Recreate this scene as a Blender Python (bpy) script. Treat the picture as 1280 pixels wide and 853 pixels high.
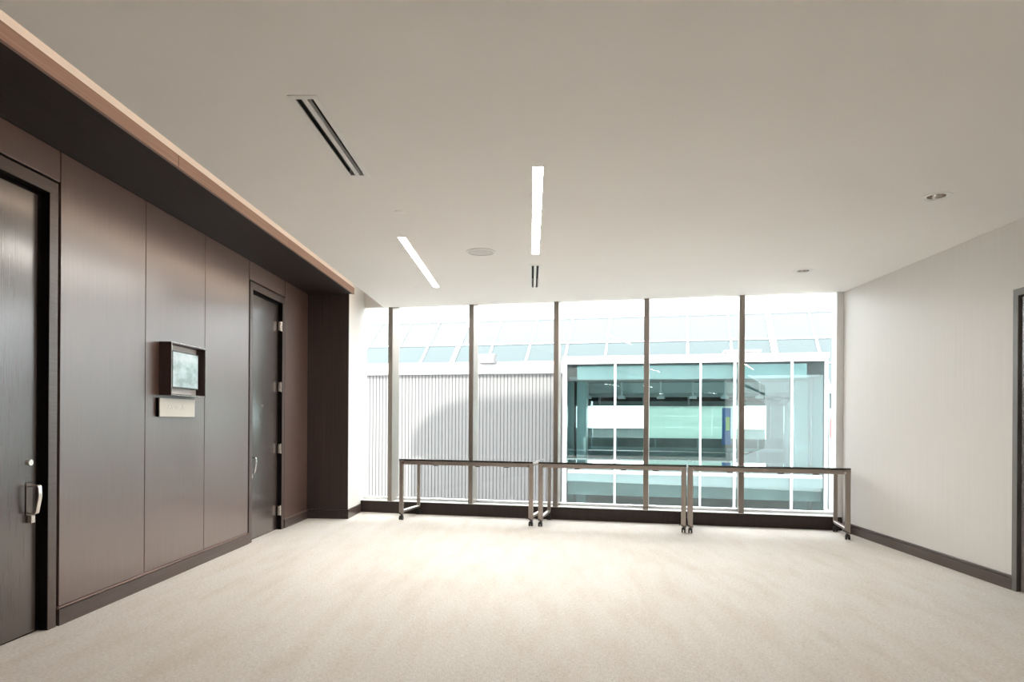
import bpy, bmesh, math, random
from mathutils import Vector, Matrix
random.seed(7)
for o in list(bpy.data.objects): bpy.data.objects.remove(o, do_unlink=True)
scn = bpy.context.scene
COL = scn.collection

# ------------------------------------------------------------------ camera, sky, sun, exposure
SK = 0.2034                       # the window wall is skewed against the side walls
Y0 = 8.4615                       # where the window base meets x = 0
EU = Vector((math.cos(SK), -math.sin(SK), 0)); EN = Vector((math.sin(SK), math.cos(SK), 0))
ORG = Vector((0, Y0, 0))
CAM_H = 1.2
cam = bpy.data.cameras.new('camera'); camo = bpy.data.objects.new('camera', cam); COL.objects.link(camo)
cam.sensor_width = 36; cam.lens = 853/1280*36; cam.shift_y = (527.5-426.5)/1280
cam.clip_start = .05; cam.clip_end = 300
camo.matrix_world = Matrix.Translation((0, 0, CAM_H)) @ Matrix.Rotation(.0275, 4, 'Z') @ Matrix.Rotation(math.pi/2, 4, 'X') @ Matrix.Rotation(.0062, 4, 'Z')
scn.camera = camo

w = bpy.data.worlds.new('overcast_sky'); scn.world = w; w.use_nodes = True
bg = w.node_tree.nodes['Background']; bg.inputs[0].default_value = (.96, .98, 1.0, 1); bg.inputs[1].default_value = 8.0

sun = bpy.data.lights.new('sun', 'SUN'); suno = bpy.data.objects.new('sun', sun); COL.objects.link(suno)
sun.energy = 11; sun.angle = math.radians(1.3); sun.color = (1, .96, .9)
SUN_U, SUN_DROP = .10, .95         # travel per metre along the window normal: sideways, downwards
sd = EN + EU*SUN_U + Vector((0, 0, -SUN_DROP)); suno.rotation_euler = sd.to_track_quat('-Z', 'Y').to_euler()

scn.view_settings.view_transform = 'Standard'; scn.view_settings.look = 'None'
scn.view_settings.gamma = 1; scn.view_settings.use_curve_mapping = False
scn.view_settings.exposure = 0.30

LIGHT_L = 76.0      # linear lamps
COVE_L = 7.0

# ------------------------------------------------------------------ helpers
def ray(px, py):                   # a pixel of the 1280x853 photograph as a direction
    a, b = px-640, py-527.5
    c, s = math.cos(.0062), math.sin(.0062)
    u, v = c*a+s*b, -s*a+c*b
    x, y, z = u/853, 1., -v/853
    c, s = math.cos(.0275), math.sin(.0275)
    return Vector((c*x-s*y, s*x+c*y, z))
def at_n(px, py, n):               # on the plane n metres beyond the window base: (along, height)
    d = ray(px, py); c = Vector((0, 0, CAM_H)); t = (n-(c-ORG).dot(EN))/d.dot(EN); P = c+d*t
    return (P-ORG).dot(EU), P.z
def at_z(px, py, z):
    d = ray(px, py); return Vector((0, 0, CAM_H)) + d*((z-CAM_H)/d.z)

MATS = {}
def mat(name, col, rough=.5, metal=0., spec=.5, coat=0., **k):
    m = bpy.data.materials.new(name); m.use_nodes = True; b = m.node_tree.nodes['Principled BSDF']
    b.inputs['Base Color'].default_value = (*col, 1); b.inputs['Roughness'].default_value = rough
    b.inputs['Metallic'].default_value = metal; b.inputs['Specular IOR Level'].default_value = spec
    b.inputs['Coat Weight'].default_value = coat
    if 'coat_rough' in k: b.inputs['Coat Roughness'].default_value = k['coat_rough']
    if 'emit' in k:
        b.inputs['Emission Color'].default_value = (*k.get('ecol', col), 1); b.inputs['Emission Strength'].default_value = k['emit']
    MATS[name] = m; return m
def nd(m, t, **k):
    n = m.node_tree.nodes.new(t)
    for a, v in k.items(): setattr(n, a, v)
    return n
def lk(m, a, b): m.node_tree.links.new(a, b)
def streaks(m, c1, c2, scale, detail=4, bump=0., coords='Object', lo=.3, hi=.7, bdist=.002):
    """noise stretched by a per-axis scale between two colours"""
    b = m.node_tree.nodes['Principled BSDF']
    tc = nd(m, 'ShaderNodeTexCoord'); mp = nd(m, 'ShaderNodeMapping'); mp.inputs['Scale'].default_value = scale
    no = nd(m, 'ShaderNodeTexNoise'); no.inputs['Scale'].default_value = 1; no.inputs['Detail'].default_value = detail
    r = nd(m, 'ShaderNodeValToRGB'); r.color_ramp.elements[0].position = lo; r.color_ramp.elements[1].position = hi
    r.color_ramp.elements[0].color = (*c1, 1); r.color_ramp.elements[1].color = (*c2, 1)
    lk(m, tc.outputs[coords], mp.inputs[0]); lk(m, mp.outputs[0], no.inputs['Vector']); lk(m, no.outputs[0], r.inputs[0]); lk(m, r.outputs[0], b.inputs['Base Color'])
    if bump:
        bp = nd(m, 'ShaderNodeBump'); bp.inputs['Strength'].default_value = bump; bp.inputs['Distance'].default_value = bdist
        lk(m, no.outputs[0], bp.inputs['Height']); lk(m, bp.outputs[0], b.inputs['Normal'])
    return m

def tag(o, label=None, cat=None, group=None, kind=None):
    if label: o['label'] = label
    if cat: o['category'] = cat
    if group: o['group'] = group
    if kind: o['kind'] = kind
    return o
def empty(name, loc=(0, 0, 0), rz=0.):
    o = bpy.data.objects.new(name, None); COL.objects.link(o); o.location = loc; o.rotation_euler = (0, 0, rz); o.empty_display_size = .1
    return o
def wframe(name, u=0, n=0, z=0):   # an Empty whose x runs along the window wall and y out through it
    return empty(name, ORG + EU*u + EN*n + Vector((0, 0, z)), -SK)
class MB:
    def __init__(s): s.bm = bmesh.new()
    def box(s, x0, x1, y0, y1, z0, z1, bev=0.):
        t = bmesh.new()
        vs = [t.verts.new((x, y, z)) for z in (z0, z1) for (x, y) in ((x0, y0), (x1, y0), (x1, y1), (x0, y1))]
        for q in ((3, 2, 1, 0), (4, 5, 6, 7), (0, 1, 5, 4), (1, 2, 6, 5), (2, 3, 7, 6), (3, 0, 4, 7)): t.faces.new([vs[i] for i in q])
        if bev: bmesh.ops.bevel(t, geom=t.edges[:], offset=bev, segments=1, affect='EDGES')
        s._add(t); return s
    def _add(s, t, M=None):
        if M is not None: bmesh.ops.transform(t, matrix=M, verts=t.verts)
        me = bpy.data.meshes.new('t'); t.to_mesh(me); t.free(); s.bm.from_mesh(me); bpy.data.meshes.remove(me)
    def prism(s, pts, lo, hi, axis='z'):
        """polygon (counter-clockwise seen from +axis) extruded along an axis"""
        t = bmesh.new()
        def P(a, b, c): return {'z': (a, b, c), 'y': (a, c, b), 'x': (c, a, b)}[axis]
        A = [t.verts.new(P(a, b, lo)) for a, b in pts]; B = [t.verts.new(P(a, b, hi)) for a, b in pts]
        n = len(pts); t.faces.new(A[::-1]); t.faces.new(B)
        for i in range(n): t.faces.new((A[i], A[(i+1) % n], B[(i+1) % n], B[i]))
        bmesh.ops.recalc_face_normals(t, faces=t.faces); s._add(t); return s
    def cyl(s, p, q, r0, r1=None, seg=20):
        p, q = Vector(p), Vector(q); r1 = r0 if r1 is None else r1; t = bmesh.new(); d = q-p
        bmesh.ops.create_cone(t, cap_ends=True, segments=seg, radius1=r0, radius2=r1, depth=d.length)
        s._add(t, Matrix.Translation((p+q)/2) @ d.to_track_quat('Z', 'Y').to_matrix().to_4x4()); return s
    def lathe(s, prof, c=(0, 0, 0), seg=32):
        t = bmesh.new(); R = []
        for r, z in prof: R.append([t.verts.new((c[0]+r*math.cos(2*math.pi*i/seg), c[1]+r*math.sin(2*math.pi*i/seg), c[2]+z)) for i in range(seg)])
        for a, b in zip(R, R[1:]):
            for i in range(seg): t.faces.new((a[i], a[(i+1) % seg], b[(i+1) % seg], b[i]))
        if prof[0][0] > 1e-4 and getattr(s, 'cap', True): t.faces.new(R[0][::-1]); t.faces.new(R[-1])
        bmesh.ops.recalc_face_normals(t, faces=t.faces); s._add(t); return s
    def sweep(s, path, prof):
        """closed profile (side, normal offsets) swept along a planar path given as (point, side, normal)"""
        t = bmesh.new(); R = []
        for p, sd_, nn in path: R.append([t.verts.new(Vector(p)+Vector(sd_)*a+Vector(nn)*b) for a, b in prof])
        k = len(prof)
        for a, b in zip(R, R[1:]):
            for i in range(k): t.faces.new((a[i], a[(i+1) % k], b[(i+1) % k], b[i]))
        t.faces.new(R[0][::-1]); t.faces.new(R[-1]); bmesh.ops.recalc_face_normals(t, faces=t.faces); s._add(t); return s
    def build(s, name, m, parent=None, smooth=False, loc=None):
        me = bpy.data.meshes.new(name); s.bm.to_mesh(me); s.bm.free()
        if smooth:
            for p in me.polygons: p.use_smooth = True
            me.set_sharp_from_angle(angle=math.radians(40))
        o = bpy.data.objects.new(name, me); COL.objects.link(o); me.materials.append(m)
        if parent: o.parent = parent
        if loc: o.location = loc
        return o
def box(name, m, parent, x0, x1, y0, y1, z0, z1, bev=0.): return MB().box(x0, x1, y0, y1, z0, z1, bev).build(name, m, parent)
def copy_tree(o, parent=None):
    c = o.copy(); COL.objects.link(c); c.parent = parent
    for ch in list(o.children): copy_tree(ch, c)
    return c
def bent(pts, rad, seg=6):
    """round the corners of a polyline (Vectors)"""
    out = [pts[0]]
    for a, b, c in zip(pts, pts[1:], pts[2:]):
        d1 = (a-b).normalized(); d2 = (c-b).normalized(); p, q = b+d1*rad, b+d2*rad
        for i in range(seg+1):
            t = i/seg; out.append(p*(1-t)**2 + b*2*t*(1-t) + q*t*t)
    return out + [pts[-1]]
def tube(mb, pts, side, w, h):
    """rectangular tube along a planar polyline; side = plane normal, w along it, h across"""
    side = Vector(side); path = []
    for i, p in enumerate(pts):
        d = (pts[min(i+1, len(pts)-1)]-pts[max(i-1, 0)]).normalized(); path.append((p, side, d.cross(side).normalized()))
    c = min(w, h)*.18
    prof = [(w/2-c, h/2), (-w/2+c, h/2), (-w/2, h/2-c), (-w/2, -h/2+c), (-w/2+c, -h/2), (w/2-c, -h/2), (w/2, -h/2+c), (w/2, h/2-c)]
    mb.sweep(path, prof)

# ------------------------------------------------------------------ materials
carpet = mat('carpet', (.62, .55, .47), .95, spec=.1)
def make_carpet(m):
    b = m.node_tree.nodes['Principled BSDF']; tc = nd(m, 'ShaderNodeTexCoord')
    def noise(scale, detail, rough=.5):
        mp = nd(m, 'ShaderNodeMapping'); mp.inputs['Scale'].default_value = scale
        n = nd(m, 'ShaderNodeTexNoise'); n.inputs['Scale'].default_value = 1; n.inputs['Detail'].default_value = detail; n.inputs['Roughness'].default_value = rough
        lk(m, tc.outputs['Object'], mp.inputs[0]); lk(m, mp.outputs[0], n.inputs['Vector']); return n
    def ramp(n, lo, hi, c1, c2):
        r = nd(m, 'ShaderNodeValToRGB'); r.color_ramp.elements[0].position = lo; r.color_ramp.elements[1].position = hi
        r.color_ramp.elements[0].color = (*c1, 1); r.color_ramp.elements[1].color = (*c2, 1); lk(m, n.outputs[0], r.inputs[0]); return r
    big = ramp(noise((1.3, .5, 1), 6, .65), .48, .70, (.86, .83, .79), (.80, .755, .70))
    streak = ramp(noise((7, 1.3, 1), 6, .65), .44, .70, (1, 1, 1), (.93, .895, .86))
    weave1 = ramp(noise((45, 260, 1), 3), .35, .70, (1.0, 1.0, 1.0), (.80, .775, .75))
    weave2 = ramp(noise((160, 30, 1), 4, .7), .38, .70, (1.0, 1.0, 1.0), (.80, .77, .735))
    last = big
    for n in (streak, weave1, weave2):
        mx = nd(m, 'ShaderNodeMix', data_type='RGBA', blend_type='MULTIPLY'); mx.inputs[0].default_value = 1
        lk(m, (last.outputs[0] if last.bl_idname == 'ShaderNodeValToRGB' else last.outputs[2]), mx.inputs[6]); lk(m, n.outputs[0], mx.inputs[7]); last = mx
    lk(m, last.outputs[2], b.inputs['Base Color'])
    fine = noise((420, 420, 1), 2); bp = nd(m, 'ShaderNodeBump'); bp.inputs['Strength'].default_value = .35; bp.inputs['Distance'].default_value = .004
    lk(m, fine.outputs[0], bp.inputs['Height']); lk(m, bp.outputs[0], b.inputs['Normal'])
make_carpet(carpet)
paint = streaks(mat('ceiling_paint', (.8, .76, .7), .75, spec=.2), (.86, .835, .80), (.88, .855, .82), (1.2, 1.2, 1.2), 3)
plaster = mat('white_plaster', (.82, .79, .75), .7, spec=.25)
wallpaper = streaks(mat('wallcovering', (.7, .67, .63), .42, spec=.4), (.68, .65, .615), (.75, .725, .69), (170, 170, .9), 5, bump=.08, lo=.25, hi=.75)
wood = streaks(mat('dark_walnut_veneer', (.05, .03, .025), .33, spec=.9, coat=1., coat_rough=.27), (.088, .050, .038), (.130, .076, .058), (260, 260, 2.2), 5, bump=.12, lo=.25, hi=.75)
wood_h = streaks(mat('dark_walnut_trim', (.05, .03, .025), .36, spec=.5, coat=.25, coat_rough=.3), (.050, .033, .028), (.090, .060, .050), (60, 1.6, 90), 5, bump=.1, lo=.25, hi=.75)
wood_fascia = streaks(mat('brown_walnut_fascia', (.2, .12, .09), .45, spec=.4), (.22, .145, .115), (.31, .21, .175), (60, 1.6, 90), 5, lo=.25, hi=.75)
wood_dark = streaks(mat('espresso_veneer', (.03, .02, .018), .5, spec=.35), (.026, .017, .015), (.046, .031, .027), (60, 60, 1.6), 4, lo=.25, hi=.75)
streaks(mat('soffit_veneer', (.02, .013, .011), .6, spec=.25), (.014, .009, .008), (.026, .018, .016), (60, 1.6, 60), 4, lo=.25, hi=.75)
doorwood = streaks(mat('espresso_door_veneer', (.03, .022, .02), .26, spec=.7, coat=.8, coat_rough=.18), (.045, .032, .028), (.070, .050, .043), (200, 200, 1.8), 5, bump=.03, lo=.25, hi=.75)
black = mat('black_shadow_gap', (.006, .005, .005), .8, spec=.1)
framegrey = mat('grey_steel_frame', (.16, .15, .14), .4, spec=.5)
chrome = mat('satin_nickel', (.72, .69, .65), .25, metal=1.)
bronze = mat('dark_chrome', (.16, .14, .125), .22, metal=1.)
tablemetal = mat('brushed_table_metal', (.40, .355, .32), .36, metal=.9)
rubber = mat('black_caster_plastic', (.02, .02, .02), .5)
tabletop = mat('smoked_table_glass', (.02, .02, .02), .04, spec=.9, coat=1., coat_rough=.02)
alum = mat('champagne_aluminium', (.30, .265, .235), .35, metal=.75)
sillwhite = mat('white_sill', (.85, .85, .84), .4)
lampwhite = mat('lamp_diffuser', (1, .97, .9), .5, emit=LIGHT_L, ecol=(1, .955, .89))
covewarm = mat('cove_led', (1, .8, .65), .5, emit=COVE_L, ecol=(1, .80, .64))
trimwhite = mat('white_enamel', (.82, .81, .78), .4)
grille = mat('black_duct', (.01, .01, .01), .7)
def glass(name, tint, refl=1.0):
    m = bpy.data.materials.new(name); m.use_nodes = True; nt = m.node_tree; nt.nodes.remove(nt.nodes['Principled BSDF'])
    out = nt.nodes['Material Output']; t = nd(m, 'ShaderNodeBsdfTransparent'); t.inputs[0].default_value = (*tint, 1)
    g = nd(m, 'ShaderNodeBsdfGlossy'); g.inputs['Roughness'].default_value = .01; g.inputs[0].default_value = (.95, 1, 1, 1)
    fr = nd(m, 'ShaderNodeFresnel'); fr.inputs[0].default_value = 1.45
    mt = nd(m, 'ShaderNodeMath', operation='MULTIPLY'); mt.inputs[1].default_value = refl; lk(m, fr.outputs[0], mt.inputs[0])
    mx = nd(m, 'ShaderNodeMixShader'); lk(m, mt.outputs[0], mx.inputs[0]); lk(m, t.outputs[0], mx.inputs[1]); lk(m, g.outputs[0], mx.inputs[2]); lk(m, mx.outputs[0], out.inputs[0])
    return m
glass_clear = glass('clear_window_glass', (.97, .985, .98), .45)
glass_teal = glass('teal_pavilion_glass', (.80, .905, .905), 1.0)
glass_roof = mat('teal_roof_glass', (.034, .048, .051), .2, spec=.2)
roof_sheen = mat('sky_sheen_roof_glass', (.052, .063, .066), .25, spec=.2)  # second pane row: sky reflection painted in as a lighter glass colour
roof_glare = mat('sky_glare_roof_glass', (.24, .25, .255), .4)  # top facet: washed-out sky reflection put into a whiter colour
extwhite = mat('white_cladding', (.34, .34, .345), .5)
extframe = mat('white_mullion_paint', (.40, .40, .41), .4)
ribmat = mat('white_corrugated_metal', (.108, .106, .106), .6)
bounce_court = streaks(mat('pale_bounce_court', (.5, .52, .5), .9), (.36, .35, .335), (.43, .42, .405), (.4, .4, .4), 4)
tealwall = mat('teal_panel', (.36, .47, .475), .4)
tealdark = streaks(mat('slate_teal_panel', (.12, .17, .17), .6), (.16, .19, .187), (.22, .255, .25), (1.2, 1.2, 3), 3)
def translucent(name, col, col2):
    m = mat(name, col, .4); b = m.node_tree.nodes['Principled BSDF']; t = nd(m, 'ShaderNodeBsdfTranslucent'); t.inputs[0].default_value = (*col2, 1)
    mx = nd(m, 'ShaderNodeMixShader'); mx.inputs[0].default_value = .75; lk(m, b.outputs[0], mx.inputs[1]); lk(m, t.outputs[0], mx.inputs[2]); lk(m, mx.outputs[0], m.node_tree.nodes['Material Output'].inputs[0]); return m
mint = translucent('mint_panel', (.70, .77, .735), (.82, .88, .85))
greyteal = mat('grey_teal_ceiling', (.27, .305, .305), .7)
bluesign = mat('blue_banner', (.07, .22, .62), .5)
greensign = mat('lime_banner', (.55, .80, .25), .5)
redpaint = mat('faded_red_panel', (.13, .05, .048), .5)
lampgrey = mat('floodlight_grey', (.10, .10, .10), .5)

# ------------------------------------------------------------------ room shell
XL, XR, H = -2.735, 3.506, 2.68
YB = -6.0
XE = -1.925                       # left edge of the plaster ceiling
XF = -2.165                       # wood fascia
ZS = 2.752                        # underside of the wood soffit
YP = 8.29                         # dark end panel
XS = -2.235                       # white side of the stub wall
def ywin(x, n): return Y0 + (n - x*math.sin(SK))/math.cos(SK)

fl = MB().prism([(XL-.15, YB), (XR+.15, YB), (XR+.15, ywin(XR+.15, .3)), (XL-.15, ywin(XL-.15, .3))], -.12, 0).build('floor', carpet)
tag(fl, 'cream carpet with faint tan streaks covering the whole room', 'floor', kind='structure')

def slab_with_holes(x0, x1, y0, y1, z0, z1, holes):
    mb = MB(); xs = sorted({x0, x1, *[h[0] for h in holes], *[h[1] for h in holes]}); ys = sorted({y0, y1, *[h[2] for h in holes], *[h[3] for h in holes]})
    bm = mb.bm; V = {}
    def v(i, j, k):
        if (i, j, k) not in V: V[i, j, k] = bm.verts.new((xs[i], ys[j], (z0, z1)[k]))
        return V[i, j, k]
    nx, ny = len(xs)-1, len(ys)-1
    solid = [[not any(h[0] < (xs[i]+xs[i+1])/2 < h[1] and h[2] < (ys[j]+ys[j+1])/2 < h[3] for h in holes) for j in range(ny)] for i in range(nx)]
    for i in range(nx):
        for j in range(ny):
            if not solid[i][j]: continue
            bm.faces.new([v(i, j, 0), v(i, j+1, 0), v(i+1, j+1, 0), v(i+1, j, 0)]); bm.faces.new([v(i, j, 1), v(i+1, j, 1), v(i+1, j+1, 1), v(i, j+1, 1)])
            for (di, dj, a, b) in ((-1, 0, (i, j), (i, j+1)), (1, 0, (i+1, j+1), (i+1, j)), (0, -1, (i+1, j), (i, j)), (0, 1, (i, j+1), (i+1, j+1))):
                I, J = i+di, j+dj
                if 0 <= I < nx and 0 <= J < ny and solid[I][J]: continue
                bm.faces.new([v(*a, 0), v(*b, 0), v(*b, 1), v(*a, 1)])
    bmesh.ops.recalc_face_normals(bm, faces=bm.faces)
    return mb
LIN = [(0.0, .067, 3.96, 6.026), (-1.084, -1.016, 5.467, 7.505)]
LIN_FILL = [(1.5, 1.567, -3.2, -1.14), (-1.084, -1.016, -3.2, -1.14)]  # unseen lamps added behind the camera to brighten the room
DIF = [(-1.105, -.995, 3.085, 4.10), (-.013, .080, 6.43, 7.51)]
DLS = [(2.623, 4.504), (2.631, 6.69), (2.623, 2.31), (2.623, .12), (2.623, -2.07)]
YC = 7.62
holes = LIN + LIN_FILL + DIF + [(x-.055, x+.055, y-.055, y+.055) for x, y in DLS]
mb = slab_with_holes(XE, XR+.15, YB, YC, H, H+.12, holes)
nc = -.005
mb.prism([(XE, YC), (XR+.15, YC), (XR+.15, ywin(XR+.15, nc)), (XE, ywin(XE, nc))], H, H+.12)
mb.box(XE, XE+.03, YB, ywin(XE, nc)-.02, H+.12, 3.0)
ce = mb.build('ceiling', paint); tag(ce, 'smooth beige plaster ceiling above the carpet', 'ceiling', kind='structure')
# raised slot between the plaster ceiling and the wood soffit, roof deck above all
MB().box(XL-.15, XE+.03, YB, 9.6, 3.0, 3.05).build('cove_top', plaster, ce)
MB().box(XF-.04, XF-.02, YB, YP, 2.80, 3.0).build('cove_side', plaster, ce)
MB().prism([(XE, YB), (XR+.15, YB), (XR+.15, ywin(XR+.15, .28)), (XE, ywin(XE, .28))], 3.05, 3.2).build('roof_deck', plaster, ce)

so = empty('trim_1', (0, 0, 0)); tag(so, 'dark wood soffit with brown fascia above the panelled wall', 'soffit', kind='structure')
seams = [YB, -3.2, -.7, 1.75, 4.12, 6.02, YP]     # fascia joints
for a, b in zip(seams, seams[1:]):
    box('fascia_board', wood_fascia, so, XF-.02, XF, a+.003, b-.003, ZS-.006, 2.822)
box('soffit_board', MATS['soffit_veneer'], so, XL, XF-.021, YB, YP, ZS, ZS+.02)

# left wall: core, veneer panels, frames
WT = .03                          # veneer thickness in front of the core
wl = empty('wall_left', (0, 0, 0)); tag(wl, 'dark walnut veneer panel wall with narrow vertical joints', 'wall', kind='structure')
D1 = (2.80, 3.87); D2 = (6.548, 7.50)            # outer frame edges of the two doors
ZF = 2.560                        # top of door frames
core = MB()
for a, b, z0, z1 in ((YB, D1[0], 0, 3.0), (D1[0], D1[1], ZF, 3.0), (D1[1], D2[0], 0, 3.0), (D2[0], D2[1], ZF, 3.0), (D2[1], 9.3, 0, 3.0)):
    core.box(XL-.15, XL-WT, a, b, z0, z1)
core.build('wall_core', black, wl)
G = .0035
def panel(y0, y1, z0, z1): box('veneer_panel', wood, wl, XL-WT, XL, y0+G, y1-G, z0, z1, .0015)
ZB = .108
for a, b in ((-6.0, -4.2), (-4.2, -2.4), (-2.4, -.6), (-.6, 1.1), (1.1, D1[0]-.006), (D1[1]+.018, 4.766), (4.766, 5.648), (5.648, D2[0]-.008), (D2[1]+.012, YP)):
    panel(a, b, ZB+.004, ZS-.001)
panel(D1[0], D1[1]+.022-.006, ZF+.012, ZS-.001); panel(D2[0], D2[1], ZF+.010, ZS-.001)

def baseboard(name, segs, label):
    r = empty(name); tag(r, label, 'baseboard', kind='structure')
    return r
bl = baseboard('baseboard_left', None, 'dark wood baseboard along the foot of the panelled wall')
for a, b in ((YB, D1[0]-.004), (D1[1]+.010, D2[0]-.006), (D2[1]+.010, YP)):
    box('base_board', wood_h, bl, XL-.02, XL+.012, a, b, 0, ZB-.014); box('base_cap', wood_fascia, bl, XL-.02, XL+.009, a, b, ZB-.010, ZB, .002)

# dark end panel and the white stub behind it
ws = empty('wall_stub'); tag(ws, 'stub wall with dark veneer face and white plaster side by the window', 'wall', kind='structure')
MB().prism([(XL, YP+.02), (XS, YP+.02), (XS, ywin(XS, .3)), (XL, ywin(XL, .3))], 0, 3.0).build('stub_core', plaster, ws)
box('veneer_panel', wood_dark, ws, XL, XS+.001, YP, YP+.0199, .113, ZS)
bs = baseboard('baseboard_stub', None, 'dark baseboard wrapping the stub wall beside the window')
box('base_board', wood_dark, bs, XL+.013, XS+.012, YP-.012, YP, 0, .108)
MB().prism([(XS, YP), (XS+.012, YP), (XS+.012, ywin(XS+.012, -.02)), (XS, ywin(XS, -.02))], 0, .112).build('base_board', wood_h, bs)

# right wall, back wall
DR = (4.02, 5.05); ZDR = 2.18
wr = MB()
for a, b, z0, z1 in ((YB, DR[0], 0, 3.0), (DR[0], DR[1], ZDR, 3.0), (DR[1], ywin(XR, .3), 0, 3.0)): wr.box(XR, XR+.15, a, b, z0, z1)
wro = wr.build('wall_right', wallpaper); tag(wro, 'pale greige vertically textured wallcovering wall', 'wall', kind='structure')
br = baseboard('baseboard_right', None, 'dark wood baseboard along the pale wallcovered wall')
for a, b in ((YB, DR[0]), (DR[1], ywin(XR, 0)-.03)):
    box('base_board', wood_h, br, XR-.014, XR, a, b, 0, .086); box('base_cap', wood_h, br, XR-.010, XR, a, b, .090, .108, .002)
wb = box('wall_back', plaster, None, XL-.15, XR+.15, YB-.15, YB, 0, 3.2); tag(wb, 'plain pale plaster wall at the far end behind the room', 'wall', kind='structure')

# ------------------------------------------------------------------ window wall
BN = .02                          # face of the base below the window
bw = wframe('baseboard_window'); tag(bw, 'dark wood base running under the tall windows', 'baseboard', kind='structure')
U0 = -2.30; U1 = XR/math.cos(SK)
box('base_board', wood_dark, bw, U0-.02, U1-.01, BN, BN+.03, 0, .150)
box('ledge', sillwhite, bw, U0-.05, U1-.01, BN-.004, .21, .150, .158)
box('base_core', black, bw, U0-.05, U1+.02, BN+.03, .28, 0, .150)
wi = wframe('window_1'); tag(wi, 'floor to ceiling curtain wall window of tall glass panes', 'window', kind='structure')
GN = .20
MU = [at_n((a+b)/2, 500, 0)[0] for a, b in ((485, 490), (586, 591), (691.4, 698), (804.6, 811), (923.7, 931))]
edges = [-2.40] + MU + [U1+.03]
ZT = 2.95
for u in MU:
    m_ = box('mullion', alum, wi, u-.030, u+.030, 0.0, GN+.01, .158, ZT, .003)
    box('glazing_bead', alum, m_, u-.018, u+.018, GN+.012, GN+.06, .158, ZT)
for a, b in zip(edges, edges[1:]):
    box('pane', glass_clear, wi, a+.02, b-.02, GN-.006, GN+.006, .185, 2.90)
    box('sill_rail', sillwhite, wi, a+.031, b-.031, GN-.04, GN+.05, .158, .188)
jb = box('jamb', sillwhite, wi, U1-.075, U1, .03, GN+.06, .158, ZT)
hd = box('header', plaster, wi, -2.5, U1, GN-.03, GN+.08, 2.715, 3.05)

# unseen upper storeys, outline shaped to cast the curved shadow across the court
NB = .30
pts_sh = [(452+61, 620), (513, 560), (514, 545), (518, 537), (525, 528), (538, 516), (555, 505.5), (572, 500), (590, 497), (640, 494.5), (690, 492.5)]
prof = []
for p in pts_sh:
    u, z = at_n(*p, 8.7); prof.append((u - SUN_U*(8.7-NB), z + SUN_DROP*(8.7-NB)))
um = [(14, 3.25), (14, prof[-1][1]+.3)] + prof[::-1][0:] ; um = um + [(prof[0][0], 3.25)]
up = wframe('wall_shade_caster')
MB().prism(um, NB-6.0, NB, 'y').build('unseen_storeys', extwhite, up)
tag(up, 'unseen white upper storeys with a shoulder shaped to cast the court shadow', 'facade', kind='structure')

# ------------------------------------------------------------------ doors
def hinge_at(parent, y, z):
    h = MB(); h.cyl((XL-.008, y, z-.055), (XL-.008, y, z+.055), .009, seg=12).box(XL-.03, XL-.012, y-.028, y+.018, z-.05, z+.05)
    h.build('hinge', chrome, parent)
def pull(parent, y, ztop, x):
    """tapering D-shaped pull projecting from the leaf with a thumb piece below it"""
    hb = MB(); zt, zb = ztop, ztop-.165
    pts = bent([Vector((x, y, zt-.012)), Vector((x+.060, y, zt)), Vector((x+.066, y, zt-.06)), Vector((x+.046, y, zb)), Vector((x, y, zb+.012))], .018)
    tube(hb, pts, (0, 1, 0), .026, .010); h = hb.build('pull_handle', chrome, parent)
    box('rose', bronze, h, x, x+.006, y-.024, y+.024, zb-.012, zt+.012, .002)
    box('thumb_piece', chrome, h, x+.004, x+.030, y-.014, y+.014, zb-.048, zb-.004, .003)
def deadbolt(parent, y, z, x):
    MB().cyl((x, y, z), (x+.014, y, z), .019, .017).build('deadbolt', chrome, parent, True)
LX = XL-.045                       # face of the leaves, set back from the veneer
def door_left(name, y0, y1, latch, label, gaps):
    d = empty(name, (0, 0, 0)); tag(d, label, 'door', kind='structure')
    fw = .075
    f = MB(); f.box(XL-.13, XL+.004, y0+.008, y0+fw, 0, ZF-fw+.001).box(XL-.13, XL+.004, y1-fw, y1-.008, 0, ZF-fw+.001).box(XL-.13, XL+.004, y0+.008, y1-.008, ZF-fw, ZF-.006)
    f.build('door_frame', framegrey if False else wood_h, d)
    box('shadow_stop', black, d, XL-.125, LX-.002, y0+fw, y1-fw, .004, ZF-fw)
    k = MB(); k.box(LX, XL+.001, y1-fw-.003, y1-fw, .002, ZF-fw-.003).box(LX, XL+.001, y0+fw, y0+fw+.003, .002, ZF-fw-.003).box(LX, XL+.001, y0+fw, y1-fw, ZF-fw-.003, ZF-fw); k.build('reveal_shade', black, d)  # black strips paint the shade inside the door reveal
    a, b = y0+fw+gaps[0], y1-fw-gaps[1]
    box('door_leaf', doorwood, d, LX-.045, LX, a, b, .008, ZF-fw-.025, .002)
    ly = b-.058 if latch == 'far' else a+.055
    pull(d, ly, .835, LX); deadbolt(d, ly, .957, LX)
    return d, a, b
d1, a1, b1 = door_left('door_1', D1[0], D1[1], 'far', 'espresso veneer door with latch pull next to the wide veneer panel', (.006, .03))
d2, a2, b2 = door_left('door_2', D2[0], D2[1], 'near', 'espresso veneer door hung on four hinges beside the dark stub wall', (.006, .012))
for z in (2.232, 1.566, .89, .211): hinge_at(d2, b2+.012, z)
MB().cyl((LX, 6.99, 1.354), (LX+.006, 6.99, 1.354), .009, seg=12).build('door_viewer', chrome, d2)

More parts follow.
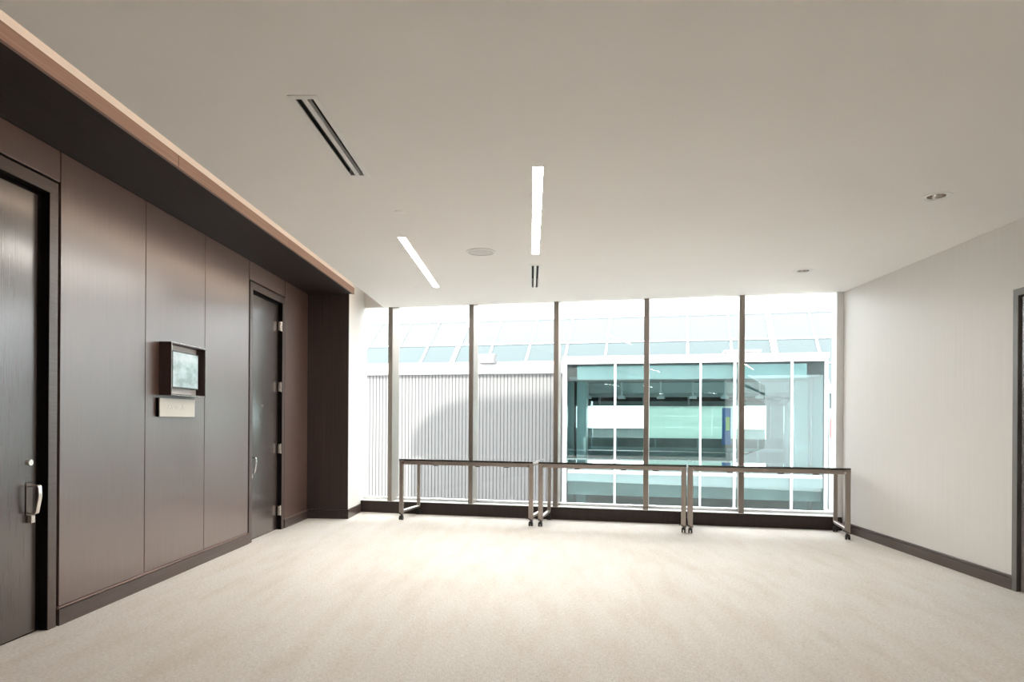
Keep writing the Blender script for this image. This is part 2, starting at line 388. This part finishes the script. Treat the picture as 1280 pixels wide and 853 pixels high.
d3 = empty('door_3'); tag(d3, 'dark grey door in a grey steel frame in the pale wall', 'door', kind='structure')
f = MB(); fw = .05
f.box(XR-.012, XR+.13, DR[1]-fw, DR[1], 0, ZDR-fw).box(XR-.012, XR+.13, DR[0], DR[0]+fw, 0, ZDR-fw).box(XR-.012, XR+.13, DR[0], DR[1], ZDR-fw, ZDR)
f.build('door_frame', framegrey, d3)
box('shadow_stop', black, d3, XR+.03, XR+.12, DR[0]+fw, DR[1]-fw, .002, ZDR-fw)
box('door_leaf', doorwood, d3, XR+.005, XR+.028, DR[0]+fw+.006, DR[1]-fw-.018, .008, ZDR-fw-.01, .002)
hb = MB(); tube(hb, bent([Vector((XR+.005, DR[0]+.14, .96)), Vector((XR-.055, DR[0]+.14, .96)), Vector((XR-.055, DR[0]+.26, .96))], .015), (0, 0, 1), .02, .014); hb.build('lever_handle', chrome, d3)

# ------------------------------------------------------------------ framed display and room plaque
ds = empty('wall_display', (XL, 5.209, 1.381)); tag(ds, 'deep dark wood shadow box with a pale blue screen on the veneer panel', 'display')
hw, dh, dd = .264, .394, .091
f = MB(); t_ = .011
f.box(0, dd, -hw, -hw+t_, 0, dh).box(0, dd, hw-t_, hw, 0, dh).box(0, dd, -hw+t_, hw-t_, 0, t_).box(0, dd, -hw+t_, hw-t_, dh-t_, dh)
fo = f.build('box_frame', mat('dark_chocolate_wood', (.045, .022, .018), .45), ds)
e = MB(); q = .0035
for (y0, y1, z0, z1) in ((-hw, -hw+q, 0, dh), (hw-q, hw, 0, dh), (-hw+q, hw-q, 0, q), (-hw+q, hw-q, dh-q, dh)): e.box(dd, dd+.003, y0, y1, z0, z1)
e.build('front_edge', chrome, fo)
box('mat_board', mat('pale_mat_board', (.80, .76, .73), .6), ds, .004, .018, -hw+t_, hw-t_, t_, dh-t_)
sc = box('screen_bezel', mat('black_bezel', (.012, .012, .012), .3), ds, .018, .056, -.185, .215, .058, .340)
scm = mat('screen_picture', (.55, .68, .70), .12, spec=.6, coat=.5, coat_rough=.03)
def screen_picture(m):
    b = m.node_tree.nodes['Principled BSDF']; tc = nd(m, 'ShaderNodeTexCoord'); mp = nd(m, 'ShaderNodeMapping'); mp.inputs['Scale'].default_value = (1, 7, 12)
    n = nd(m, 'ShaderNodeTexNoise'); n.inputs['Scale'].default_value = 1; n.inputs['Detail'].default_value = 3
    r = nd(m, 'ShaderNodeValToRGB'); es = r.color_ramp.elements; es[0].position = .36; es[0].color = (.30, .38, .39, 1); es[1].position = .62; es[1].color = (.50, .58, .60, 1)
    e2 = es.new(.5); e2.color = (.42, .53, .54, 1)
    lk(m, tc.outputs['Object'], mp.inputs[0]); lk(m, mp.outputs[0], n.inputs['Vector']); lk(m, n.outputs[0], r.inputs[0]); lk(m, r.outputs[0], b.inputs['Base Color']); lk(m, r.outputs[0], b.inputs['Emission Color'])
    b.inputs['Emission Strength'].default_value = .35
screen_picture(scm)
box('screen', scm, sc, .056, .058, -.175, .205, .068, .330)
pq = empty('room_plaque', (XL, 5.165, 1.222)); tag(pq, 'cream name plaque with faint raised letters below the shadow box', 'plaque')
box('standoff_plate', black, pq, 0, .022, -.262, .262, 0, .138)
pm = mat('cream_plaque', (.60, .57, .51), .45)
box('face_plate', pm, pq, .022, .028, -.258, .262, 0, .138, .001)
lm = mat('pale_letters', (.72, .70, .65), .4); ly = -.15
for ch in 'AUII X':
    if ch == ' ': ly += .05; continue
    cu = bpy.data.curves.new('letter', 'FONT'); cu.body = ch; cu.size = .062; cu.extrude = .0006
    tmp = bpy.data.objects.new('t', cu); COL.objects.link(tmp); bpy.context.view_layer.update()
    me = bpy.data.meshes.new_from_object(tmp.evaluated_get(bpy.context.evaluated_depsgraph_get())); bpy.data.objects.remove(tmp)
    lt = bpy.data.objects.new('letter', me); COL.objects.link(lt); me.materials.clear(); me.materials.append(lm)
    lt.parent = pq; lt.rotation_euler = (math.pi/2, 0, math.pi/2); lt.location = (.0287, ly, .058); ly += max(v.co.x for v in me.vertices)+.012

# ------------------------------------------------------------------ ceiling fittings
def linear(x0, x1, y0, y1, label):
    o = empty('linear_light', ((x0+x1)/2, (y0+y1)/2, H)); hx, hy = (x1-x0)/2, (y1-y0)/2
    tag(o, label, 'light', 'recessed linear ceiling lights')
    f = MB(); e = .004
    f.box(-hx, -hx+e, -hy, hy, 0, .06).box(hx-e, hx, -hy, hy, 0, .06).box(-hx+e, hx-e, -hy, -hy+e, 0, .06).box(-hx+e, hx-e, hy-e, hy, 0, .06).box(-hx+e, hx-e, -hy+e, hy-e, .056, .06)
    f.build('housing', trimwhite, o)
    box('diffuser', lampwhite, o, -hx+e, hx-e, -hy+e, hy-e, .004, .010)
linear(*LIN[0], 'glowing linear ceiling light in line with the short slot vent')
linear(*LIN[1], 'glowing linear ceiling light in line with the long two-slot vent')
for k, q in enumerate(LIN_FILL): linear(*q, ['added unseen fill strip by the back wall, door side', 'added unseen fill strip by the back wall, panelled side'][k])
def diffuser(x0, x1, y0, y1, label, s=0.):
    o = empty('slot_diffuser', ((x0+x1)/2, (y0+y1)/2, H)); hx, hy = (x1-x0)/2, (y1-y0)/2
    tag(o, label, 'vent', 'linear slot diffusers')
    f = MB(); e = .022
    f.box(-hx-.012, -hx+e*.6, -hy-.012, hy+.012, -.004, .004).box(hx-e*.6, hx+.012, -hy-.012, hy+.012, -.004, .004).box(-hx+e*.6, hx-e*.6, -hy-.012, -hy+e, -.004, .004).box(-hx+e*.6, hx-e*.6, hy-e, hy+.012, -.004, .004)
    f.build('trim_frame', trimwhite, o)
    box('centre_bar', trimwhite, o, -.012, .012, -hy+e, hy-e, -.003, .03)
    d = MB(); d.box(-hx, -hx+.002, -hy, hy, .005, .1).box(hx-.002, hx, -hy, hy, .005, .1).box(-hx, hx, -hy, hy, .098, .1); d.build('duct_liner', grille, o)
    for sx in (-1, 1):
        v = MB(); v.box(sx*.026-.0015, sx*.026+.0015, -hy+e, hy-e, .006, .03); v.build('vane', bronze, o)
diffuser(*DIF[0], 'long two-slot ceiling vent beside the wood soffit')
diffuser(*DIF[1], 'short two-slot ceiling vent near the windows')
def ringprof(): return [(.095, 0.), (.093, -.004), (.074, -.004), (.070, .0), (.066, .03), (.056, .085), (.054, .085), (.054, .09), (.099, .09), (.095, 0.)]
dlp = None
for k, (x, y) in enumerate(DLS):
    o = empty('downlight', (x, y, H)); tag(o, ['round recessed chrome downlight next to the grey framed door', 'round recessed chrome downlight near the windows', 'round recessed chrome downlight over the open carpet by the door', 'round recessed chrome downlight, middle of the room', 'round recessed chrome downlight close to the back wall'][k], 'light', 'round downlights')
    a = MB(); a.cap = False; a.lathe([(.095, -.0005), (.093, -.005), (.072, -.005), (.068, -.001), (.0545, .0)]); a.build('trim_ring', trimwhite, o, True)
    a = MB(); a.cap = False; a.lathe([(.0544, 0.), (.050, .03), (.036, .085), (.0, .09)]); a.build('reflector', chrome, o, True)
    a = MB(); a.lathe([(.002, .050), (.016, .052), (.026, .066), (.027, .080), (.002, .082)]); a.build('lamp', mat('frosted_lamp', (.85, .8, .75), .4) if k == 0 else MATS['frosted_lamp'], o, True)
sp = empty('ceiling_speaker', (-.443, 5.934, H)); tag(sp, 'flush round white ceiling speaker grille between the linear lights', 'speaker')
a = MB(); a.lathe([(.128, 0.), (.126, -.006), (.118, -.008), (.112, -.008), (.110, -.002), (.110, 0.)]); a.build('rim', trimwhite, sp, True)
a = MB(); a.lathe([(.109, -.001), (.108, -.005), (.06, -.0065), (.001, -.007)]); a.cap = False; a.build('perforated_grille', mat('speaker_mesh', (.62, .60, .57), .6), sp, True)
for k, (x, y, l) in enumerate(((-.933, 4.798, 'small flush sprinkler cover plate by the linear light'), (-1.274, 7.488, 'small flush sprinkler cover plate close to the windows'))):
    a = MB(); a.lathe([(.001, -.003), (.036, -.003), (.04, -.001), (.04, 0)]); o = a.build('sprinkler_cover', paint, None, True, (x, y, H)); tag(o, l, 'sprinkler', 'sprinkler covers')
cv = box('cove_light', covewarm, None, XE-.022, XE-.002, YB+.05, 8.4, H+.03, H+.045); tag(cv, 'hidden warm light strip behind the plaster ceiling edge', 'light')

# ------------------------------------------------------------------ folding tables
def make_table(name, fl_, fr_, depth, label):
    """fl_, fr_: floor points under the two front legs"""
    W = (fr_-fl_).length; ang = math.atan2(fr_.y-fl_.y, fr_.x-fl_.x); mid = (fl_+fr_)/2
    o = empty(name, mid, ang); tag(o, label, 'table', 'mobile tables along the window')
    hx = W/2; zt = .742; lw, lt_ = .054, .032     # leg tube
    zl = .105
    for s in (-1, 1):
        x = s*hx
        b = MB(); pts = bent([Vector((x, .0, zt-.030)), Vector((x, .0, .062))], .02); tube(b, [Vector((x, 0, zt-.03)), Vector((x, 0, .066))], (1, 0, 0), lw, lt_); lg = b.build('leg', tablemetal, o)
        b = MB(); tube(b, bent([Vector((x, depth, zt-.03)), Vector((x, depth, zl)), Vector((x, .014, zl))], .035), (1, 0, 0), lw*.8, lt_); b.build('leg', tablemetal, o)
        b = MB(); tube(b, [Vector((x, -.015, zt-.037)), Vector((x, depth+.015, zt-.037))], (1, 0, 0), lw, .030); b.build('side_rail', tablemetal, o)
        for y, front in ((0, True), (depth, False)):
            c = MB(); c.cyl((x, y, .03), (x, y, .092 if not front else .068), .010, seg=12); c.box(x-.020, x+.020, y-.026, y+.020, .034, .056, .004); cs = c.build('caster', rubber, o)
            wv = MB(); wv.cyl((x-.022, y-.004, .0245), (x-.006, y-.004, .0245), .0245, seg=20).cyl((x+.006, y-.004, .0245), (x+.022, y-.004, .0245), .0245, seg=20); wv.build('wheel', rubber, cs, True)
            if front:
                l = MB(); tube(l, bent([Vector((x-s*.0+.026, y-.018, .062)), Vector((x-.03, y-.026, .095)), Vector((x-.046, y-.03, .085))], .01), (0, 1, 0), .014, .007); l.build('brake_lever', rubber, cs)
        k = MB(); k.cyl((x-s*.028, -.018, zt-.052), (x-s*.028, .01, zt-.052), .012, seg=14); k.build('locking_knob', chrome, o)
    for y in (0, depth):
        box('front_rail' if y == 0 else 'rear_rail', tablemetal, o, -hx+lw/2, hx-lw/2, y-.013, y+.013, zt-.066, zt-.021, .002)
    for x in (-hx*.48, hx*.18, hx*.62):
        c = MB(); c.box(x-.035, x+.035, .03, .08, zt-.072, zt-.021, .005).cyl((x-.03, .05, zt-.074), (x+.03, .05, zt-.074), .007, seg=10); c.build('latch', rubber, o)
    t = MB(); t.box(-hx-lw/2+.002, hx+lw/2-.002, -.026, depth+.026, zt-.020, zt, .003); t.build('table_top', tabletop, o)
    return o
TP = [((501.7, 650.3), (663.5, 658)), ((675.5, 658.6), (854.3, 666.2)), ((862.8, 666.8), (1059.3, 675.0))]
TL = ['glass topped metal table beside the white stub wall', 'glass topped metal table between the two other tables', 'glass topped metal table next to the pale wallcovered wall']
for (p, q), l, dep in zip(TP, TL, (.53, .55, .54)):
    P, Q = at_z(*p, 0), at_z(*q, 0); make_table('folding_table', P, Q, dep, l)

ZG = -1.05                        # unseen court, raised to bounce daylight up onto the ceiling
# ------------------------------------------------------------------ outside: unseen raised court, ribbed building
gr = box('ground', bounce_court, None, -70, 70, 8.0, 160, ZG-.3, ZG); tag(gr, 'unseen pale court raised below the windows to bounce daylight inside', 'ground', kind='structure')
NR = 8.7
rb = wframe('ribbed_building'); tag(rb, 'white building with vertically ribbed metal wall and plain parapet', 'building')
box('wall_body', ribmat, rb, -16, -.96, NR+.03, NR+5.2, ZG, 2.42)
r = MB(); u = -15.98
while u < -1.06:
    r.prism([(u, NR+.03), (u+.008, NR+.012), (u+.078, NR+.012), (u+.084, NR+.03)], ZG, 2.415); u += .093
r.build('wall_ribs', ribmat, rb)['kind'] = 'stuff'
box('parapet', extwhite, rb, -16.05, -.95, NR-.06, NR+5.3, 2.42, 2.735)
box('drip_edge', lampgrey, rb, -16.05, -.95, NR-.075, NR-.06, 2.42, 2.44)

# ------------------------------------------------------------------ outside: glass pavilion
NG = 8.4; NRear = 14.4
gp = wframe('glass_pavilion'); tag(gp, 'teal glass pavilion with white mullions and flat white roof edge', 'building')
UL, UR = -.875, 5.10
zt_ = 2.70
box('roof_slab', extwhite, gp, UL-.06, UR+.06, NG-.05, NRear+.1, zt_, zt_+.115)
box('roof_edge', lampgrey, gp, UL-.062, UR+.062, NG-.056, NG-.05, zt_+.045, zt_+.055)
box('top_rail', extframe, gp, UL+.05, UR-.05, NG-.03, NG+.05, zt_-.075, zt_)
box('corner_post', extframe, gp, UL-.05, UL+.05, NG-.04, NG+.06, ZG, zt_); box('corner_post', extframe, gp, UR-.04, UR+.03, NG-.04, NG+.06, ZG, zt_)
mus = [at_n(x, 500, NG)[0] for x in (768.9, 875.6, 918.3, 989.8)]
for x, hw_ in zip(mus, (.026, .024, .030, .030)): box('mullion', extframe, gp, x-hw_, x+hw_, NG-.02, NG+.08, ZG, zt_-.075)
xs = [UL+.05] + mus + [UR-.04]
for a, b in zip(xs, xs[1:]):
    box('pane', glass_teal, gp, a+.02, b-.02, NG+.02, NG+.03, .03, zt_-.075); box('pane', glass_teal, gp, a+.02, b-.02, NG+.02, NG+.03, ZG, -.05)
    box('transom', extframe, gp, a+.03, b-.03, NG-.015, NG+.06, -.05, .03)
box('side_pane', glass_teal, gp, UL-.01, UL, NG+.1, NRear, ZG, zt_); box('side_wall', tealwall, gp, UR, UR+.05, NG+.1, NRear, ZG, zt_)
box('header_beam', tealwall, gp, UL+.25, UR-.35, NG+.35, NG+.6, 2.27, 2.60)
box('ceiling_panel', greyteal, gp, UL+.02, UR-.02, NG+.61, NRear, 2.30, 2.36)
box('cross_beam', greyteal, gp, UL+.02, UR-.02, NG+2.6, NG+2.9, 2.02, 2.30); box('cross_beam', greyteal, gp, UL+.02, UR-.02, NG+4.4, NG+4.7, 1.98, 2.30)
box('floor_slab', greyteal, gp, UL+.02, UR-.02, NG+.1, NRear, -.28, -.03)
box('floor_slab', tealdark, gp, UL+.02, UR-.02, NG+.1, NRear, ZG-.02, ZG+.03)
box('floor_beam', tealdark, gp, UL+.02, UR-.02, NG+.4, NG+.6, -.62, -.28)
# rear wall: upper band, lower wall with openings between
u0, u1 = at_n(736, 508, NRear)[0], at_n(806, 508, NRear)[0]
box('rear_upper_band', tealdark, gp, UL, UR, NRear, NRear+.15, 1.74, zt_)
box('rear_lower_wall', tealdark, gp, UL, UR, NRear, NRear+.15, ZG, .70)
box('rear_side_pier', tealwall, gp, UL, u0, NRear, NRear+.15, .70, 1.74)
um_ = [u1-.03] + [at_n(x, 508, NRear)[0] for x in (852, 890, 921)]
for a, b in zip(um_, um_[1:]):
    for z0, z1 in ((.70, 1.05), (1.05, 1.42), (1.42, 1.74)): box('mint_panel', MATS['mint_panel'], gp, a+.008, b-.008, NRear+.02, NRear+.05, z0+.008, z1-.008)
box('panel_backing', MATS['mint_panel'], gp, um_[0], um_[-1], NRear+.055, NRear+.06, .70, 1.74)
a = at_n(921, 508, NRear)[0]; b = at_n(958, 508, NRear)[0]; c = at_n(990, 508, NRear)[0]
box('rear_post', tealdark, gp, b, b+.12, NRear-.02, NRear+.15, .70, 1.74)
box('mint_panel', mat('pale_mint_laminate', (.30, .37, .345), .5), gp, b+.13, UR, NRear+.02, NRear+.05, .70, 1.74)
box('green_post', mat('leaf_green_post', (.35, .62, .35), .5), gp, a+.02, a+.2, NRear, NRear+.08, .70, 1.74)
box('rear_rail', tealwall, gp, UL, UR, NRear-.06, NRear, .30, .40)
box('counter', tealdark, gp, u0+.1, 3.9, 12.6, 13.2, -.03, .34)
NC = 10.5
ca, cb = at_n(717, 500, NC)[0], at_n(734, 500, NC)[0]
box('column', tealwall, gp, ca+.12, cb, NC-.2, NC+.25, ZG, 2.30); box('column_cover', extframe, gp, ca, ca+.06, NC-.6, NC-.5, ZG, 2.30)
pa, pb = at_n(993, 500, NC)[0], at_n(1022, 500, NC)[0]
box('side_partition', tealwall, gp, pa, UR-.01, NC-.05, NC+.05, ZG, 2.30)
box('partition_edge', extframe, gp, UR-.05, UR-.01, NC-.6, NC-.5, ZG, 2.30)
for x in (773, 820, 872, 945):
    q = at_n(x, 508, NRear)[0]; box('lower_post', tealwall, gp, q-.02, q+.02, 13.8, 13.84, ZG, .68)
PL = MB(); PL.cyl((0, 0, .06), (0, 0, .46), .028, seg=12); st = PL.build('stem', extframe)
P2 = MB(); P2.box(-.105, .105, -.05, .05, 0, .06, .008).box(-.07, .07, -.04, .04, .06, .085, .006); hd_ = P2.build('lamp_head', extframe)
first = True
ORD = ['closest to the teal column', 'second from the teal column', 'third from the teal column', 'third from the teal partition', 'second from the teal partition, above the banner', 'closest to the teal partition']
for k, x in enumerate((734.5, 777, 826, 866, 906, 949)):
    u, z = at_n(x, 498, NC); o = wframe('pendant_lamp', u, NC, 1.84)
    if first: st.parent = o; hd_.parent = o; first = False
    else:
        for q in (st, hd_): c_ = q.copy(); COL.objects.link(c_); c_.parent = o
    tag(o, 'pale stemmed pendant lamp in the glass pavilion, '+ORD[k], 'lamp', 'pendant lamps in the pavilion')
u, z = at_n(887, 485, 11.2)
pj = wframe('ceiling_projector', u, 11.2, 2.0); box('body', extframe, pj, -.15, .15, -.15, .15, 0, .14, .01); box('mount', extframe, pj, -.03, .03, -.03, .03, .14, .30); tag(pj, 'pale boxy projector hanging from the pavilion ceiling', 'projector')
u, z = at_n(908, 541, 13.9)
bn = wframe('banner_stand', u, 13.9, -.03); box('blue_panel', bluesign, bn, -.13, .13, 0, .02, .55, 1.70); box('lime_panel', greensign, bn, -.02, .10, -.006, 0, 1.0, 1.42); box('base', lampgrey, bn, -.16, .16, -.08, .10, 0, .04); box('stem', lampgrey, bn, -.015, .015, 0.02, .04, .04, .56)
tag(bn, 'tall blue banner stand with lime patch inside the pavilion', 'banner')

gw = wframe('garden_wall', 0, 26, ZG); box('wall_body', mat('teal_grey_render', (.10, .13, .125), .8), gw, -14, 6, 0, .3, 0, 1.92); box('coping', lampgrey, gw, -14, 6, -.03, .33, 1.92, 1.97); tag(gw, 'low teal grey wall seen through the pavilion rear window', 'wall')
# roof hatch, floodlight, slim white building with red panel
u, z = at_n(928, 441, 9.0)
rh = wframe('roof_hatch', u, 9.0, zt_+.115); box('kerb', extwhite, rh, -.36, .36, 0, .7, 0, .10, .005); box('lid', extwhite, rh, -.43, .43, -.06, .76, .10, .15, .005); tag(rh, 'low white roof hatch on top of the glass pavilion', 'hatch')
u, z = at_n(611, 455, NR)
fd = wframe('floodlight', u, NR-.02, 2.68)
MB().prism([(-.30, .0), (-.05, .0), (-.05, .25), (-.22, .24), (-.30, .14)], -.22, .22, 'x').build('housing', lampgrey, fd); box('lens', mat('floodlight_lens', (.05, .05, .05), .2), fd, -.15, .15, -.26, -.10, -.012, -.001); box('bracket', lampgrey, fd, -.03, .03, -.05, -.042, .03, .16)
tag(fd, 'grey wall floodlight mounted on the white parapet', 'floodlight')
fb = wframe('annex_building'); tag(fb, 'slim white annex with a faded red panel right of the pavilion', 'building')
ua, ub = at_n(1036, 500, 11.0)[0], at_n(1075, 500, 11.0)[0]
box('wall_body', extwhite, fb, ua+.02, ub+3, 11.0, 13, ZG, 2.15); box('glass_band', glass_roof, fb, ua+.02, ub+3, 10.97, 11.0, 1.60, 2.0)
box('red_panel', redpaint, fb, ua+.03, ub, 10.97, 11.0, .82, 1.36); box('ledge', lampgrey, fb, ua+.02, ub+3, 10.96, 11.0, .54, .56)

# ------------------------------------------------------------------ outside: sloping glass roof of the hall behind
N0, Z0, TH = 15.0, 3.15, math.radians(40)
rf = wframe('glass_hall_roof'); tag(rf, 'large sloping teal glass roof with white rafters beyond the parapet', 'roof')
us = [-12.5, -11.1, -9.73, -8.45, -7.26, -6.05, -4.74, -3.33, -1.96, -.56, .82, 2.2, 3.62, 4.96, 6.32, 7.7, 9.1]
thick = {-6.05: .08, 4.96: .10}
def tilt(o, l=0., th=TH, n=N0, z=Z0): o.rotation_euler = (th, 0, 0); o.location = (0, n, z); return o
LS = [-2.0, -.05, 1.38, 3.05]
for u in us: tilt(box('rafter', extframe, rf, u-thick.get(u, .03), u+thick.get(u, .03), -2.0, 3.05, -.16, .05))
for a, b in zip(us, us[1:]):
    for l0, l1 in zip(LS, LS[1:]): tilt(box('pane', roof_sheen if l0 > 1 else glass_roof, rf, a+.04, b-.04, l0+.03, l1-.03, -.02, 0))
for l in LS[1:]: tilt(box('purlin', extframe, rf, us[0], us[-1], l-.025, l+.025, -.10, .03))
n1, z1 = N0+3.05*math.cos(TH), Z0+3.05*math.sin(TH); T2 = math.radians(27)
for u in us: tilt(box('rafter', extframe, rf, u-thick.get(u, .025), u+thick.get(u, .025), .05, 3.6, -.16, .05), th=T2, n=n1, z=z1)
for a, b in zip(us, us[1:]): tilt(box('pane', roof_glare, rf, a+.04, b-.04, .06, 3.5, -.02, 0), th=T2, n=n1, z=z1)
for u in (us[0], us[-1]): box('column', extframe, rf, u-.15, u+.15, n1-.15, n1+.15, ZG, z1-.1)
for u in (-8.45, -3.33): box('column', extframe, rf, u-.12, u+.12, N0-.1, N0+.14, ZG, Z0-.2)
